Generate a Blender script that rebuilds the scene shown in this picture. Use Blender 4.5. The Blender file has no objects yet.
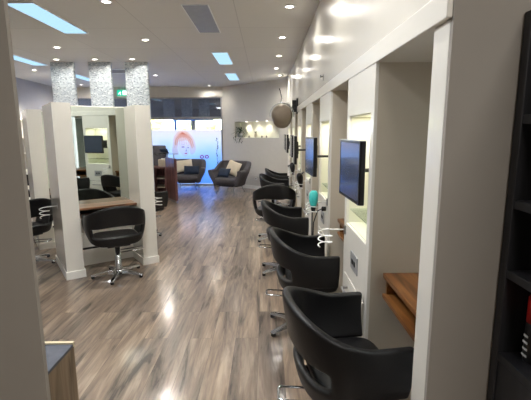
import bpy, math, random
from mathutils import Vector, Matrix
random.seed(7)
sc = bpy.context.scene
COL = sc.collection
PI = math.pi
R = math.radians

# ------------------------------------------------------------------ materials
def lin(c):
    return tuple(((v/255)/12.92 if v/255 <= .04045 else ((v/255+.055)/1.055)**2.4) for v in c)

def mat(name, rgb, rough=.5, metal=0., var=.06, scale=8., coat=0., bump=0., bscale=60., spec=.5):
    m = bpy.data.materials.new(name); m.use_nodes = True
    nt = m.node_tree; b = nt.nodes['Principled BSDF']
    c = lin(rgb)
    tc = nt.nodes.new('ShaderNodeTexCoord')
    nz = nt.nodes.new('ShaderNodeTexNoise'); nz.inputs['Scale'].default_value = scale; nz.inputs['Detail'].default_value = 3
    nt.links.new(tc.outputs['Object'], nz.inputs['Vector'])
    rp = nt.nodes.new('ShaderNodeValToRGB')
    rp.color_ramp.elements[0].position = .3; rp.color_ramp.elements[1].position = .7
    rp.color_ramp.elements[0].color = tuple(x*(1-var) for x in c)+(1,)
    rp.color_ramp.elements[1].color = tuple(min(1, x*(1+var)) for x in c)+(1,)
    nt.links.new(nz.outputs['Fac'], rp.inputs['Fac']); nt.links.new(rp.outputs['Color'], b.inputs['Base Color'])
    b.inputs['Roughness'].default_value = rough; b.inputs['Metallic'].default_value = metal
    b.inputs['Coat Weight'].default_value = coat; b.inputs['Coat Roughness'].default_value = .08
    b.inputs['Specular IOR Level'].default_value = spec
    if bump:
        n2 = nt.nodes.new('ShaderNodeTexNoise'); n2.inputs['Scale'].default_value = bscale; n2.inputs['Detail'].default_value = 4
        nt.links.new(tc.outputs['Object'], n2.inputs['Vector'])
        bp = nt.nodes.new('ShaderNodeBump'); bp.inputs['Strength'].default_value = bump; bp.inputs['Distance'].default_value = .01
        nt.links.new(n2.outputs['Fac'], bp.inputs['Height']); nt.links.new(bp.outputs['Normal'], b.inputs['Normal'])
    return m

def emis(name, rgb, strength):
    m = bpy.data.materials.new(name); m.use_nodes = True
    nt = m.node_tree; nt.nodes.clear()
    o = nt.nodes.new('ShaderNodeOutputMaterial'); e = nt.nodes.new('ShaderNodeEmission')
    e.inputs['Color'].default_value = lin(rgb)+(1,); e.inputs['Strength'].default_value = strength
    nt.links.new(e.outputs[0], o.inputs[0]); return m

def tint(name, rgb):
    """clear coloured vinyl"""
    m = bpy.data.materials.new(name); m.use_nodes = True
    nt = m.node_tree; nt.nodes.clear()
    o = nt.nodes.new('ShaderNodeOutputMaterial'); e = nt.nodes.new('ShaderNodeBsdfTransparent')
    e.inputs['Color'].default_value = lin(rgb)+(1,)
    nt.links.new(e.outputs[0], o.inputs[0]); return m

def glass(name, rgb, refl=.12, rough=.02):
    m = bpy.data.materials.new(name); m.use_nodes = True
    nt = m.node_tree; nt.nodes.clear()
    o = nt.nodes.new('ShaderNodeOutputMaterial'); t = nt.nodes.new('ShaderNodeBsdfTransparent')
    t.inputs['Color'].default_value = lin(rgb)+(1,)
    g = nt.nodes.new('ShaderNodeBsdfGlossy'); g.inputs['Roughness'].default_value = rough
    lw = nt.nodes.new('ShaderNodeLayerWeight'); lw.inputs['Blend'].default_value = .25
    mm = nt.nodes.new('ShaderNodeMath'); mm.operation = 'MULTIPLY_ADD'; mm.inputs[1].default_value = .6; mm.inputs[2].default_value = refl
    nt.links.new(lw.outputs['Fresnel'], mm.inputs[0])
    mx = nt.nodes.new('ShaderNodeMixShader')
    nt.links.new(mm.outputs[0], mx.inputs[0]); nt.links.new(t.outputs[0], mx.inputs[1]); nt.links.new(g.outputs[0], mx.inputs[2])
    nt.links.new(mx.outputs[0], o.inputs[0]); return m

def wood(name, a, b_, c_, axis='X', rough=.35, coat=.2, s=1.):
    m = bpy.data.materials.new(name); m.use_nodes = True
    nt = m.node_tree; b = nt.nodes['Principled BSDF']
    tc = nt.nodes.new('ShaderNodeTexCoord'); mp = nt.nodes.new('ShaderNodeMapping')
    sv = {'X': (1.2, 14, 14), 'Y': (14, 1.2, 14), 'Z': (14, 14, 1.2)}[axis]
    mp.inputs['Scale'].default_value = tuple(v*s for v in sv)
    nt.links.new(tc.outputs['Object'], mp.inputs['Vector'])
    nz = nt.nodes.new('ShaderNodeTexNoise'); nz.inputs['Scale'].default_value = 1.6; nz.inputs['Detail'].default_value = 6; nz.inputs['Distortion'].default_value = .8
    nt.links.new(mp.outputs[0], nz.inputs['Vector'])
    rp = nt.nodes.new('ShaderNodeValToRGB'); e = rp.color_ramp.elements
    e[0].position = .32; e[0].color = lin(a)+(1,); e[1].position = .7; e[1].color = lin(c_)+(1,)
    x = e.new(.5); x.color = lin(b_)+(1,)
    nt.links.new(nz.outputs['Fac'], rp.inputs['Fac']); nt.links.new(rp.outputs['Color'], b.inputs['Base Color'])
    b.inputs['Roughness'].default_value = rough; b.inputs['Coat Weight'].default_value = coat
    return m

def floor_mat():
    m = bpy.data.materials.new('plank_floor'); m.use_nodes = True
    nt = m.node_tree; N = nt.nodes; L = nt.links; b = N['Principled BSDF']
    tc = N.new('ShaderNodeTexCoord')
    mp = N.new('ShaderNodeMapping'); mp.inputs['Rotation'].default_value = (0, 0, R(90)); mp.inputs['Location'].default_value = (.37, .06, 0)
    L.new(tc.outputs['Object'], mp.inputs['Vector'])
    br = N.new('ShaderNodeTexBrick'); br.offset = .37; br.offset_frequency = 2
    br.inputs['Scale'].default_value = 1; br.inputs['Brick Width'].default_value = 1.25; br.inputs['Row Height'].default_value = .18
    br.inputs['Mortar Size'].default_value = .0012; br.inputs['Mortar Smooth'].default_value = .3
    br.inputs['Color1'].default_value = (0, 0, 0, 1); br.inputs['Color2'].default_value = (1, 1, 1, 1); br.inputs['Mortar'].default_value = (.5, .5, .5, 1)
    L.new(mp.outputs[0], br.inputs['Vector'])
    # each plank shifts the grain
    sh = N.new('ShaderNodeVectorMath'); sh.operation = 'MULTIPLY_ADD'
    L.new(br.outputs['Color'], sh.inputs[0]); sh.inputs[1].default_value = (7.3, 3.1, 0); L.new(tc.outputs['Object'], sh.inputs[2])
    def grain(sx, sy, sc_, det, dist):
        g = N.new('ShaderNodeMapping'); g.inputs['Scale'].default_value = (sx, sy, 1); L.new(sh.outputs[0], g.inputs['Vector'])
        n = N.new('ShaderNodeTexNoise'); n.inputs['Scale'].default_value = sc_; n.inputs['Detail'].default_value = det; n.inputs['Distortion'].default_value = dist
        n.inputs['Roughness'].default_value = .62
        L.new(g.outputs[0], n.inputs['Vector']); return n
    g1 = grain(7, .8, 1.3, 6, .7); g2 = grain(34, 2.2, 1.2, 5, .5)
    rp = N.new('ShaderNodeValToRGB'); e = rp.color_ramp.elements
    e[0].position = .37; e[0].color = lin((78, 65, 56))+(1,)
    e[1].position = .65; e[1].color = lin((172, 155, 137))+(1,)
    x = e.new(.44); x.color = lin((126, 112, 99))+(1,)
    x = e.new(.54); x.color = lin((145, 127, 111))+(1,)
    L.new(g1.outputs['Fac'], rp.inputs['Fac'])
    r2 = N.new('ShaderNodeValToRGB'); e = r2.color_ramp.elements
    e[0].position = .33; e[0].color = (.56, .54, .53, 1); e[1].position = .6; e[1].color = (1.06, 1.05, 1.04, 1)
    L.new(g2.outputs['Fac'], r2.inputs['Fac'])
    m1 = N.new('ShaderNodeMix'); m1.data_type = 'RGBA'; m1.blend_type = 'MULTIPLY'; m1.inputs[0].default_value = .75
    L.new(rp.outputs[0], m1.inputs[6]); L.new(r2.outputs[0], m1.inputs[7])
    r3 = N.new('ShaderNodeValToRGB'); e = r3.color_ramp.elements
    e[0].color = (.72, .71, .71, 1); e[1].color = (1.1, 1.08, 1.04, 1)
    L.new(br.outputs['Color'], r3.inputs['Fac'])
    m2 = N.new('ShaderNodeMix'); m2.data_type = 'RGBA'; m2.blend_type = 'MULTIPLY'; m2.inputs[0].default_value = 1
    L.new(m1.outputs[2], m2.inputs[6]); L.new(r3.outputs[0], m2.inputs[7])
    m3 = N.new('ShaderNodeMix'); m3.data_type = 'RGBA'; L.new(br.outputs['Fac'], m3.inputs[0])
    L.new(m2.outputs[2], m3.inputs[6]); m3.inputs[7].default_value = lin((84, 70, 60))+(1,)
    L.new(m3.outputs[2], b.inputs['Base Color'])
    b.inputs['Roughness'].default_value = FLOOR_ROUGH
    b.inputs['Specular IOR Level'].default_value = .7
    b.inputs['Coat Weight'].default_value = .6; b.inputs['Coat Roughness'].default_value = .15
    bp = N.new('ShaderNodeBump'); bp.inputs['Strength'].default_value = .06; bp.inputs['Distance'].default_value = .01
    L.new(g2.outputs['Fac'], bp.inputs['Height']); L.new(bp.outputs[0], b.inputs['Normal'])
    return m

def ceiling_mat():
    m = bpy.data.materials.new('ceiling_panels'); m.use_nodes = True
    nt = m.node_tree; N = nt.nodes; L = nt.links; b = N['Principled BSDF']
    tc = N.new('ShaderNodeTexCoord')
    mp = N.new('ShaderNodeMapping'); mp.inputs['Location'].default_value = (.32, .78, 0)
    L.new(tc.outputs['Object'], mp.inputs['Vector'])
    br = N.new('ShaderNodeTexBrick'); br.offset = 0
    br.inputs['Scale'].default_value = 1; br.inputs['Brick Width'].default_value = 1.2; br.inputs['Row Height'].default_value = 1.23
    br.inputs['Mortar Size'].default_value = .006; br.inputs['Mortar Smooth'].default_value = .5
    br.inputs['Color1'].default_value = lin((212, 209, 204))+(1,); br.inputs['Color2'].default_value = lin((216, 213, 208))+(1,)
    br.inputs['Mortar'].default_value = lin((192, 189, 185))+(1,)
    L.new(mp.outputs[0], br.inputs['Vector']); L.new(br.outputs['Color'], b.inputs['Base Color'])
    b.inputs['Roughness'].default_value = .75
    return m

def mosaic_mat():
    m = bpy.data.materials.new('silver_mosaic'); m.use_nodes = True
    nt = m.node_tree; N = nt.nodes; L = nt.links; b = N['Principled BSDF']
    tc = N.new('ShaderNodeTexCoord')
    mp = N.new('ShaderNodeMapping'); mp.inputs['Scale'].default_value = (34, 34, 60); L.new(tc.outputs['Object'], mp.inputs['Vector'])
    v = N.new('ShaderNodeTexVoronoi'); v.inputs['Scale'].default_value = 1; L.new(mp.outputs[0], v.inputs['Vector'])
    rp = N.new('ShaderNodeValToRGB'); e = rp.color_ramp.elements
    rp.color_ramp.interpolation = 'CONSTANT'
    e[0].color = lin((150, 162, 174))+(1,); e[1].position = .22; e[1].color = lin((190, 200, 210))+(1,)
    x = e.new(.5); x.color = lin((214, 222, 228))+(1,)
    x = e.new(.8); x.color = lin((240, 246, 250))+(1,)
    L.new(v.outputs['Color'], rp.inputs['Fac']); L.new(rp.outputs[0], b.inputs['Base Color'])
    b.inputs['Roughness'].default_value = .28; b.inputs['Metallic'].default_value = .25
    bp = N.new('ShaderNodeBump'); bp.inputs['Strength'].default_value = .5; bp.inputs['Distance'].default_value = .01
    L.new(v.outputs['Color'], bp.inputs['Height']); L.new(bp.outputs[0], b.inputs['Normal'])
    return m

def film_mat():
    """printed frosted window film: translucent, pale at the top and blue towards the floor"""
    m = bpy.data.materials.new('frosted_film'); m.use_nodes = True
    nt = m.node_tree; N = nt.nodes; L = nt.links; N.clear()
    o = N.new('ShaderNodeOutputMaterial'); tc = N.new('ShaderNodeTexCoord'); sp = N.new('ShaderNodeSeparateXYZ')
    L.new(tc.outputs['Object'], sp.inputs[0])
    n = N.new('ShaderNodeTexNoise'); n.inputs['Scale'].default_value = .9; L.new(tc.outputs['Object'], n.inputs['Vector'])
    ad = N.new('ShaderNodeMath'); ad.operation = 'MULTIPLY_ADD'; ad.inputs[1].default_value = .9; L.new(n.outputs['Fac'], ad.inputs[0])
    L.new(sp.outputs['Z'], ad.inputs[2])
    mr = N.new('ShaderNodeMapRange'); mr.inputs['From Min'].default_value = .3; mr.inputs['From Max'].default_value = 2.2
    L.new(ad.outputs[0], mr.inputs[0])
    rp = N.new('ShaderNodeValToRGB'); e = rp.color_ramp.elements
    e[0].color = lin((120, 164, 228))+(1,); e[1].color = lin((252, 240, 238))+(1,)
    x = e.new(.35); x.color = lin((160, 194, 240))+(1,)
    x = e.new(.6); x.color = lin((206, 220, 246))+(1,)
    x = e.new(.8); x.color = lin((238, 236, 246))+(1,)
    L.new(mr.outputs[0], rp.inputs[0])
    t = N.new('ShaderNodeBsdfTranslucent'); L.new(rp.outputs[0], t.inputs['Color'])
    d = N.new('ShaderNodeBsdfDiffuse'); L.new(rp.outputs[0], d.inputs['Color'])
    mx = N.new('ShaderNodeMixShader'); mx.inputs[0].default_value = .15
    L.new(t.outputs[0], mx.inputs[1]); L.new(d.outputs[0], mx.inputs[2])
    tr = N.new('ShaderNodeBsdfTransparent')
    m2 = N.new('ShaderNodeMixShader'); m2.inputs[0].default_value = .06
    L.new(mx.outputs[0], m2.inputs[1]); L.new(tr.outputs[0], m2.inputs[2])
    L.new(m2.outputs[0], o.inputs[0]); return m

FLOOR_ROUGH = .36
M = {}
M['floor'] = floor_mat(); M['ceiling'] = ceiling_mat(); M['mosaic'] = mosaic_mat(); M['film'] = film_mat()
M['wall'] = mat('painted_plaster', (206, 202, 194), .7, var=.015)
M['wall_shaded'] = mat('shaded_plaster', (154, 148, 140), .75, var=.015)  # colour darkened for the shade on the unlit entry walls
M['wall_mauve'] = mat('mauve_plaster', (186, 183, 184), .75, var=.015)
M['gloss'] = mat('gloss_white_panel', (222, 219, 210), .24, var=.01, coat=.4, bump=.02, bscale=9)
M['laminate'] = mat('white_laminate', (232, 229, 220), .3, var=.012, coat=.2)
M['laminate_in'] = mat('grey_beige_laminate', (202, 192, 174), .5, var=.012)
M['niche'] = mat('cream_laminate', (238, 236, 218), .5, var=.01)
M['base'] = mat('white_skirting', (228, 226, 220), .45, var=.01)
M['walnut'] = wood('walnut_board', (66, 42, 28), (108, 74, 50), (144, 104, 76), 'X')
M['walnut_y'] = wood('walnut_board_y', (70, 42, 18), (112, 70, 34), (146, 98, 52), 'Y')
M['cherry'] = wood('dark_cherry_veneer', (74, 44, 42), (100, 64, 62), (124, 84, 80), 'Z', s=.8)
M['oak'] = wood('grey_oak_veneer', (92, 76, 58), (124, 106, 84), (146, 128, 104), 'Z', rough=.6, coat=0)
M['shade_in'] = mat('recess_shade', (18, 16, 16), .7)
M['vinyl'] = mat('black_vinyl', (13, 13, 15), .45, var=.12, bump=.12, bscale=140, spec=.38)
M['chrome'] = mat('chrome', (205, 208, 212), .12, 1., var=.02)
M['steel'] = mat('brushed_steel', (170, 170, 170), .3, 1., var=.04)
M['rubber'] = mat('black_rubber', (16, 16, 17), .6)
M['plastic'] = mat('black_plastic', (18, 18, 20), .3)
M['screen'] = mat('glossy_dark_screen', (60, 70, 88), .22, coat=.6)  # base colour carries the blue-grey reflection on the screens
M['bezel'] = mat('silver_bezel', (172, 174, 176), .35, .3)
M['mirror'] = mat('mirror_glass', (208, 216, 208), .015, 1., var=0)
M['glass'] = glass('clear_glass', (246, 251, 248), .06)
M['winglass'] = glass('window_glass', (222, 230, 238), refl=.04)
M['smoke'] = glass('smoked_transom_glass', (176, 178, 184), refl=.10)
M['turq'] = mat('turquoise_plastic', (64, 190, 186), .3)
M['fabric'] = mat('charcoal_fabric', (72, 69, 74), .9, var=.12, scale=40, bump=.3, bscale=200)
M['cream'] = mat('cream_fabric', (204, 192, 172), .9, var=.06)
M['navy'] = mat('navy_fabric', (26, 40, 62), .85, var=.1)
M['alu'] = mat('grey_aluminium', (150, 148, 148), .4, .3)
M['slate'] = mat('blue_grey_slate_laminate', (74, 78, 88), .55, var=.18, scale=30)
M['cream_edge'] = mat('cream_edging', (206, 194, 164), .6)
M['blackwood'] = wood('black_stained_wood', (22, 22, 24), (32, 32, 35), (44, 44, 48), 'Z', rough=.5, coat=0)
M['leaf'] = mat('dark_green_leaf', (48, 74, 50), .5, var=.3, scale=30)
M['pot'] = mat('grey_ceramic', (150, 152, 154), .4)
M['amber'] = mat('amber_bottle', (206, 146, 44), .25)
M['red'] = mat('red_label', (170, 28, 24), .4)
M['white'] = mat('white_plastic', (232, 232, 230), .4)
M['beige_metal'] = mat('taupe_metal', (134, 122, 108), .38, .35, var=.06)
M['panel_on'] = emis('lit_diffuser', (166, 206, 236), .62)
M['panel_off'] = mat('unlit_diffuser', (150, 152, 158), .5)
M['bulb'] = emis('lit_downlight', (255, 246, 236), 9)
M['green_sign'] = emis('green_exit_sign', (20, 160, 130), .9)
M['white_sign'] = emis('white_exit_sign', (240, 250, 245), 1.2)
M['canopy'] = mat('dark_soffit', (112, 110, 110), .6)
M['road'] = mat('asphalt', (130, 130, 134), .9)
M['out_white'] = mat('white_render', (236, 232, 226), .8)
M['foliage'] = mat('yellow_green_foliage', (210, 198, 120), .9, var=.4, scale=3)
M['blue_post'] = mat('blue_paint', (44, 92, 160), .5)
M['bark'] = mat('bark', (88, 78, 70), .9)
M['hair'] = tint('peach_print', (252, 226, 212)); M['hair2'] = tint('rose_print', (248, 214, 200))
M['skin'] = tint('pale_skin_print', (250, 238, 240)); M['feat'] = tint('dusky_print', (196, 172, 190)); M['lips'] = tint('lip_print', (226, 140, 150))
M['redtint'] = tint('red_print', (220, 70, 110)); M['bluetint'] = tint('blue_print', (110, 140, 200))

# ------------------------------------------------------------------ mesh builder
class MB:
    def __init__(s): s.v = []; s.f = []; s.mi = []
    def add(s, vs, fs, mi=0):
        o = len(s.v); s.v += [tuple(v) for v in vs]; s.f += [tuple(i+o for i in f) for f in fs]; s.mi += [mi]*len(fs); return s
    def box(s, a, b, T=None, mi=0):
        x0, y0, z0 = a; x1, y1, z1 = b
        vs = [Vector(p) for p in ((x0,y0,z0),(x1,y0,z0),(x1,y1,z0),(x0,y1,z0),(x0,y0,z1),(x1,y0,z1),(x1,y1,z1),(x0,y1,z1))]
        if T: vs = [T @ v for v in vs]
        return s.add(vs, [(0,3,2,1),(4,5,6,7),(0,1,5,4),(1,2,6,5),(2,3,7,6),(3,0,4,7)], mi)
    def prism(s, pts, z0, z1):
        n = len(pts); vs = [(p[0], p[1], z0) for p in pts]+[(p[0], p[1], z1) for p in pts]
        return s.add(vs, [tuple(range(n-1, -1, -1)), tuple(range(n, 2*n))]+[(i, (i+1) % n, n+(i+1) % n, n+i) for i in range(n)])
    def tube(s, pts, r, seg=8, closed=False):
        pts = [Vector(p) for p in pts]; n = len(pts); rs = r if isinstance(r, (list, tuple)) else [r]*n
        rings = []; prev = None
        for i, p in enumerate(pts):
            a = pts[(i-1) % n] if (closed or i > 0) else p; b = pts[(i+1) % n] if (closed or i < n-1) else p
            t = (b-a).normalized() if (b-a).length > 1e-9 else Vector((0, 0, 1))
            if prev is None:
                up = Vector((0, 0, 1)) if abs(t.z) < .9 else Vector((1, 0, 0)); u = t.cross(up).normalized()
            else:
                u = (prev-t*prev.dot(t)); u = u.normalized() if u.length > 1e-6 else t.orthogonal().normalized()
            prev = u; w = t.cross(u)
            rings.append([p+(u*math.cos(k*2*PI/seg)+w*math.sin(k*2*PI/seg))*rs[i] for k in range(seg)])
        vs = [v for q in rings for v in q]; fs = []
        for i in range(n if closed else n-1):
            j = (i+1) % n
            for k in range(seg): fs.append((i*seg+k, i*seg+(k+1) % seg, j*seg+(k+1) % seg, j*seg+k))
        if not closed: fs += [tuple(range(seg-1, -1, -1)), tuple(range((n-1)*seg, n*seg))]
        return s.add(vs, fs)
    def lathe(s, prof, seg=24, T=None):
        vs = []; n = len(prof)
        for r, z in prof:
            for k in range(seg):
                v = Vector((r*math.cos(k*2*PI/seg), r*math.sin(k*2*PI/seg), z)); vs.append(T @ v if T else v)
        fs = [(i*seg+k, i*seg+(k+1) % seg, (i+1)*seg+(k+1) % seg, (i+1)*seg+k) for i in range(n-1) for k in range(seg)]
        fs += [tuple(range(seg-1, -1, -1)), tuple(range((n-1)*seg, n*seg))]
        return s.add(vs, fs)
    def ico(s, c, rad, sub=2):
        import bmesh
        bm = bmesh.new(); bmesh.ops.create_icosphere(bm, subdivisions=sub, radius=1)
        vs = [Vector((v.co.x*rad[0]+c[0], v.co.y*rad[1]+c[1], v.co.z*rad[2]+c[2])) for v in bm.verts]
        fs = [tuple(v.index for v in f.verts) for f in bm.faces]; bm.free()
        return s.add(vs, fs)
    def mesh(s, name, mats, smooth=False):
        me = bpy.data.meshes.new(name); me.from_pydata(s.v, [], s.f)
        for m_ in (mats if isinstance(mats, (list, tuple)) else [mats]): me.materials.append(m_)
        for p, i in zip(me.polygons, s.mi): p.material_index = i; p.use_smooth = smooth
        me.validate(); me.update(); return me
    def build(s, name, mats, parent=None, smooth=False, bevel=0, loc=None, rz=None):
        return link(name, s.mesh(name, mats, smooth), parent, bevel, loc, rz)

def link(name, me, parent=None, bevel=0, loc=None, rz=None):
    o = bpy.data.objects.new(name, me); COL.objects.link(o)
    if parent: o.parent = parent
    if loc: o.location = loc
    if rz is not None: o.rotation_euler = (0, 0, rz)
    if bevel:
        b = o.modifiers.new('bevel', 'BEVEL'); b.width = bevel; b.segments = 2; b.limit_method = 'ANGLE'
    return o

def tag(o, label, cat, group=None, kind=None):
    o['label'] = label; o['category'] = cat
    if group: o['group'] = group
    if kind: o['kind'] = kind
    return o
def thing(name, label, cat, loc=(0, 0, 0), rz=0, group=None):
    o = bpy.data.objects.new(name, None); COL.objects.link(o); o.empty_display_size = .05
    o.location = loc; o.rotation_euler = (0, 0, rz); return tag(o, label, cat, group)
def struct(o, label=None):
    o['kind'] = 'structure'
    if label: o['label'] = label
    return o
def copy_tree(o, parent=None):
    c = o.copy(); COL.objects.link(c); c.parent = parent
    for ch in [k for k in o.children]: copy_tree(ch, c)
    return c
def B(a, b, T=None): return MB().box(a, b, T)

CEIL = 2.93; XW = .57; XB = 1.02; YN = 1.28   # ceiling height, cabinet-front plane, back of the bays, entry wall
BH = 1.94                                      # underside of the right bulkhead

# ------------------------------------------------------------------ room shell
struct(B((-7, -2.2, -.1), (2.2, 12.1, 0)).build('floor', M['floor']), 'grey-brown wood plank floor')
struct(B((-7, -2.2, CEIL), (2.2, 12.1, CEIL+.1)).build('ceiling', M['ceiling']), 'pale grey panelled ceiling')
struct(MB().prism([(-5.55, 1.0), (-5.45, 1.0), (-6.13, 12.1), (-6.25, 12.1)][::1], 0, CEIL).build('wall_left', M['wall_mauve']))
bpy.data.objects['wall_left'].location = (0, 0, 0)
struct(B((XB, YN+.12, 0), (XB+.12, 11, CEIL)).build('wall_right', M['laminate_in']))
# bulkhead above the cabinet row (gloss white) with its lip
struct(B((XW, YN, BH+.09), (XB, 10.45, CEIL)).build('wall_right_upper', M['gloss'], bevel=.003), 'gloss white bulkhead above the styling bays')
struct(B((XW-.018, YN-.01, BH), (XB, 10.45, BH+.09)).build('trim_1', M['laminate'], bevel=.004), 'white lip along the underside of the bulkhead')
# end post by the entry
struct(B((XW, YN, 0), (XW+.07, YN+.12, BH)).build('trim_2', M['laminate'], bevel=.004), 'white end post of the cabinet row')
# entry walls either side of the camera
struct(B((XW, YN-.02, 0), (2.2, YN-.001, CEIL)).build('wall_entry_right', M['wall_shaded']))
struct(B((-7, .985, 0), (-.61, 1.0, CEIL)).build('wall_entry_left', M['wall_shaded']))
struct(B((-2.3, -2.2, 0), (-2.2, .9, CEIL)).build('wall_foyer_left', M['wall_shaded']))
struct(B((2.1, -2.2, 0), (2.2, YN, CEIL)).build('wall_foyer_right', M['wall_shaded']))
struct(B((-2.3, -2.3, 0), (2.2, -2.2, CEIL)).build('wall_foyer_rear', M['wall_shaded']))

# oblique rear wall with lit niche: local x along the wall, y into the wall
WA = Vector((-1.30, 12.05)); WBp = Vector((1.05, 9.82)); wl = (WBp-WA).length; wang = math.atan2(WBp.y-WA.y, WBp.x-WA.x)
NX0, NX1, NZ0, NZ1 = .57, 2.30, 1.45, 1.90
w = MB()
w.box((0, 0, 0), (wl, .25, NZ0)); w.box((0, 0, NZ1), (wl, .25, CEIL)); w.box((0, 0, NZ0), (NX0, .25, NZ1)); w.box((NX1, 0, NZ0), (wl, .25, NZ1))
w.box((0, .25, 0), (wl, .3, CEIL))
ow = struct(w.build('wall_rear', M['wall'], loc=(WA.x, WA.y, 0), rz=wang))
w = MB(); w.box((NX0, .243, NZ0), (NX1, .249, NZ1)); w.box((NX0, .005, NZ0), (NX1, .243, NZ0+.006))
nl = struct(w.build('wall_rear_niche', M['niche'], loc=(WA.x, WA.y, 0), rz=wang), 'cream lining of the lit wall niche')
struct(B((0, -.015, 0), (wl, 0, .1)).build('baseboard_rear', M['base'], loc=(WA.x, WA.y, 0), rz=wang))
def onwall(u, d, z): # point in front (d) of rear wall
    return Vector((WA.x, WA.y, 0)) + Matrix.Rotation(wang, 3, 'Z') @ Vector((u, -d, z))

# shopfront
YW = 12.0
struct(B((-6.2, YW, 2.63), (-1.25, YW+.12, CEIL)).build('wall_window_head', M['wall']), 'plain wall band above the shopfront glazing')
win = struct(B((-6.2, YW+.02, 0), (-1.28, YW+.08, .04)).build('window_1', M['alu']), 'full-height shopfront window')
g = MB(); g.box((-6.2, YW+.02, 1.985), (-1.28, YW+.08, 2.06)); g.box((-6.2, YW+.02, 2.6), (-1.28, YW+.08, 2.63))
for x in (-6.2, -4.9, -3.66, -1.32): g.box((x, YW+.02, .04), (x+.04, YW+.08, 2.6))
g.build('window_frame', M['alu'], win, bevel=.004)
B((-6.16, YW+.045, .04), (-1.32, YW+.053, 1.985)).build('window_pane', M['winglass'], win)
B((-6.16, YW+.045, 2.06), (-1.32, YW+.053, 2.6)).build('transom_pane', M['smoke'], win)
film = tag(B((-6.16, YW+.036, .05), (-1.32, YW+.04, 1.68)).build('window_film', M['film']), 'frosted blue and pink film on the lower part of the shopfront window', 'window film')

def poly(pts, y, mat_, name, parent, th=.0006):
    n = len(pts); vs = [(p[0], y, p[1]) for p in pts]
    return MB().add(vs, [tuple(range(n))]).build(name, mat_, parent)
def smoothloop(ctrl, k=6):
    out = []; n = len(ctrl)
    for i in range(n):
        p0, p1, p2, p3 = [Vector(ctrl[(i+j-1) % n]) for j in range(4)]
        for q in range(k):
            t = q/k; out.append(.5*((2*p1)+(p2-p0)*t+(2*p0-5*p1+4*p2-p3)*t*t+(3*p1-p0-3*p2+p3)*t**3))
    return out
# portrait: pixel-like coordinates of the print mapped to metres on the glass (u to the right, v up)
por = thing('portrait_print', 'large portrait of a woman with a peach blonde bob printed on the window film', 'print', (-2.47, YW+.03, .99)); por.scale = (.82, 1, .8)
def P(lst, k=6): return smoothloop(lst, k)
hair = P([(-.40,.30),(-.34,.62),(-.12,.82),(.16,.78),(.36,.55),(.44,.24),(.40,.02),(.26,-.06),(.22,.12),(.22,.30),(.12,.46),(-.06,.44),(-.20,.40),(-.24,.20),(-.20,-.04),(-.36,-.08),(-.44,.06)])
poly(hair, -.0, M['hair'], 'hair', por)
poly(P([(-.34,.34),(-.28,.58),(-.10,.76),(.14,.72),(.30,.52),(.36,.28),(.30,.16),(.24,.30),(.14,.52),(-.02,.58),(-.18,.52),(-.26,.30)]), -.002, M['hair'], 'hair', por)
for i in range(9):
    t = i/8; x0 = -.06+.04*i/8; x1 = -.34+.72*t
    poly([(x0-.012, .76), (x0+.012, .77), (x1*.8+.01, .52), (x1+.012, .2+.12*math.sin(t*PI)), (x1-.006, .2+.12*math.sin(t*PI)), (x1*.8-.014, .52)], -.003-.0003*i, M['hair2'], 'hair_strand', por)
face = P([(-.22,.36),(-.06,.44),(.14,.40),(.22,.24),(.20,.06),(.14,-.06),(.06,-.14),(-.04,-.10),(-.16,.04),(-.23,.20)])
poly(face, -.006, M['skin'], 'face', por)
poly(P([(-.10,.22),(-.02,.25),(.04,.22),(-.02,.195)], 3), -.008, M['feat'], 'eye', por)
poly(P([(.12,.20),(.17,.22),(.20,.19),(.16,.175)], 3), -.008, M['feat'], 'eye', por)
poly([(-.14,.29),(0,.315),(.06,.285),(0,.30)], -.008, M['feat'], 'eyebrow', por)
poly([(.11,.26),(.17,.275),(.21,.25),(.17,.262)], -.008, M['feat'], 'eyebrow', por)
poly([(.08,.24),(.10,.10),(.12,.07),(.08,.055),(.04,.07),(.075,.09)], -.008, M['feat'], 'nose', por)
poly(P([(.01,-.02),(.07,.01),(.13,-.005),(.08,-.045)], 3), -.008, M['lips'], 'lips', por)
let = thing('window_lettering', 'small red round letters on the window film above the left armchair', 'lettering', (-1.93, YW+.03, .87))
for dx in (0, .15):
    vs = []; n = 28
    for k in range(n):
        a = k*2*PI/n; vs += [(dx+.062*math.cos(a), 0, .055*math.sin(a)), (dx+.034*math.cos(a), 0, .028*math.sin(a))]
    MB().add(vs, [(2*k, 2*k+1, (2*k+3) % (2*n), (2*k+2) % (2*n)) for k in range(n)]).build('letter', M['redtint'], let)

# outside
struct(B((-40, 12.12, -.15), (20, 60, -.02)).build('ground', M['road']), 'paved ground outside')
cn = thing('street_canopy', 'dark canopy over the pavement outside the shopfront', 'canopy', (0, 0, 0))
B((-9, 12.15, 2.98), (3, 15.2, 3.1)).build('soffit', M['canopy'], cn)
B((-9, 15.1, 2.16), (3, 15.2, 2.98)).build('fascia', M['canopy'], cn)
bm_ = MB()
for i in range(7): bm_.box((-8+i*1.5, 12.2, 2.86), (-7.9+i*1.5, 15.1, 2.98))
bm_.build('joists', M['alu'], cn)
for i, (x, y, r_, m_, lb) in enumerate([(-3.05, 14.6, .05, 'blue_post', 'blue steel post outside the window left of the portrait'), (-2.85, 14.6+.9, .09, 'bark', 'grey post outside the window behind the portrait')]):
    x = [-3.27, -2.78][i]
    q = thing('street_post', lb, 'post', (x, y, -.02))
    MB().lathe([(r_, 0), (r_, 2.2 if i == 0 else 3.0)], 12).build('post', M[m_], q)
    B((-r_*1.8, -r_*1.8, 0), (r_*1.8, r_*1.8, .03)).build('base_plate', M['alu'], q)
    if i == 0: B((-.1, -.03, 2.05), (1.4, .03, 2.14)).build('beam', M['blue_post'], q)
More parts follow.
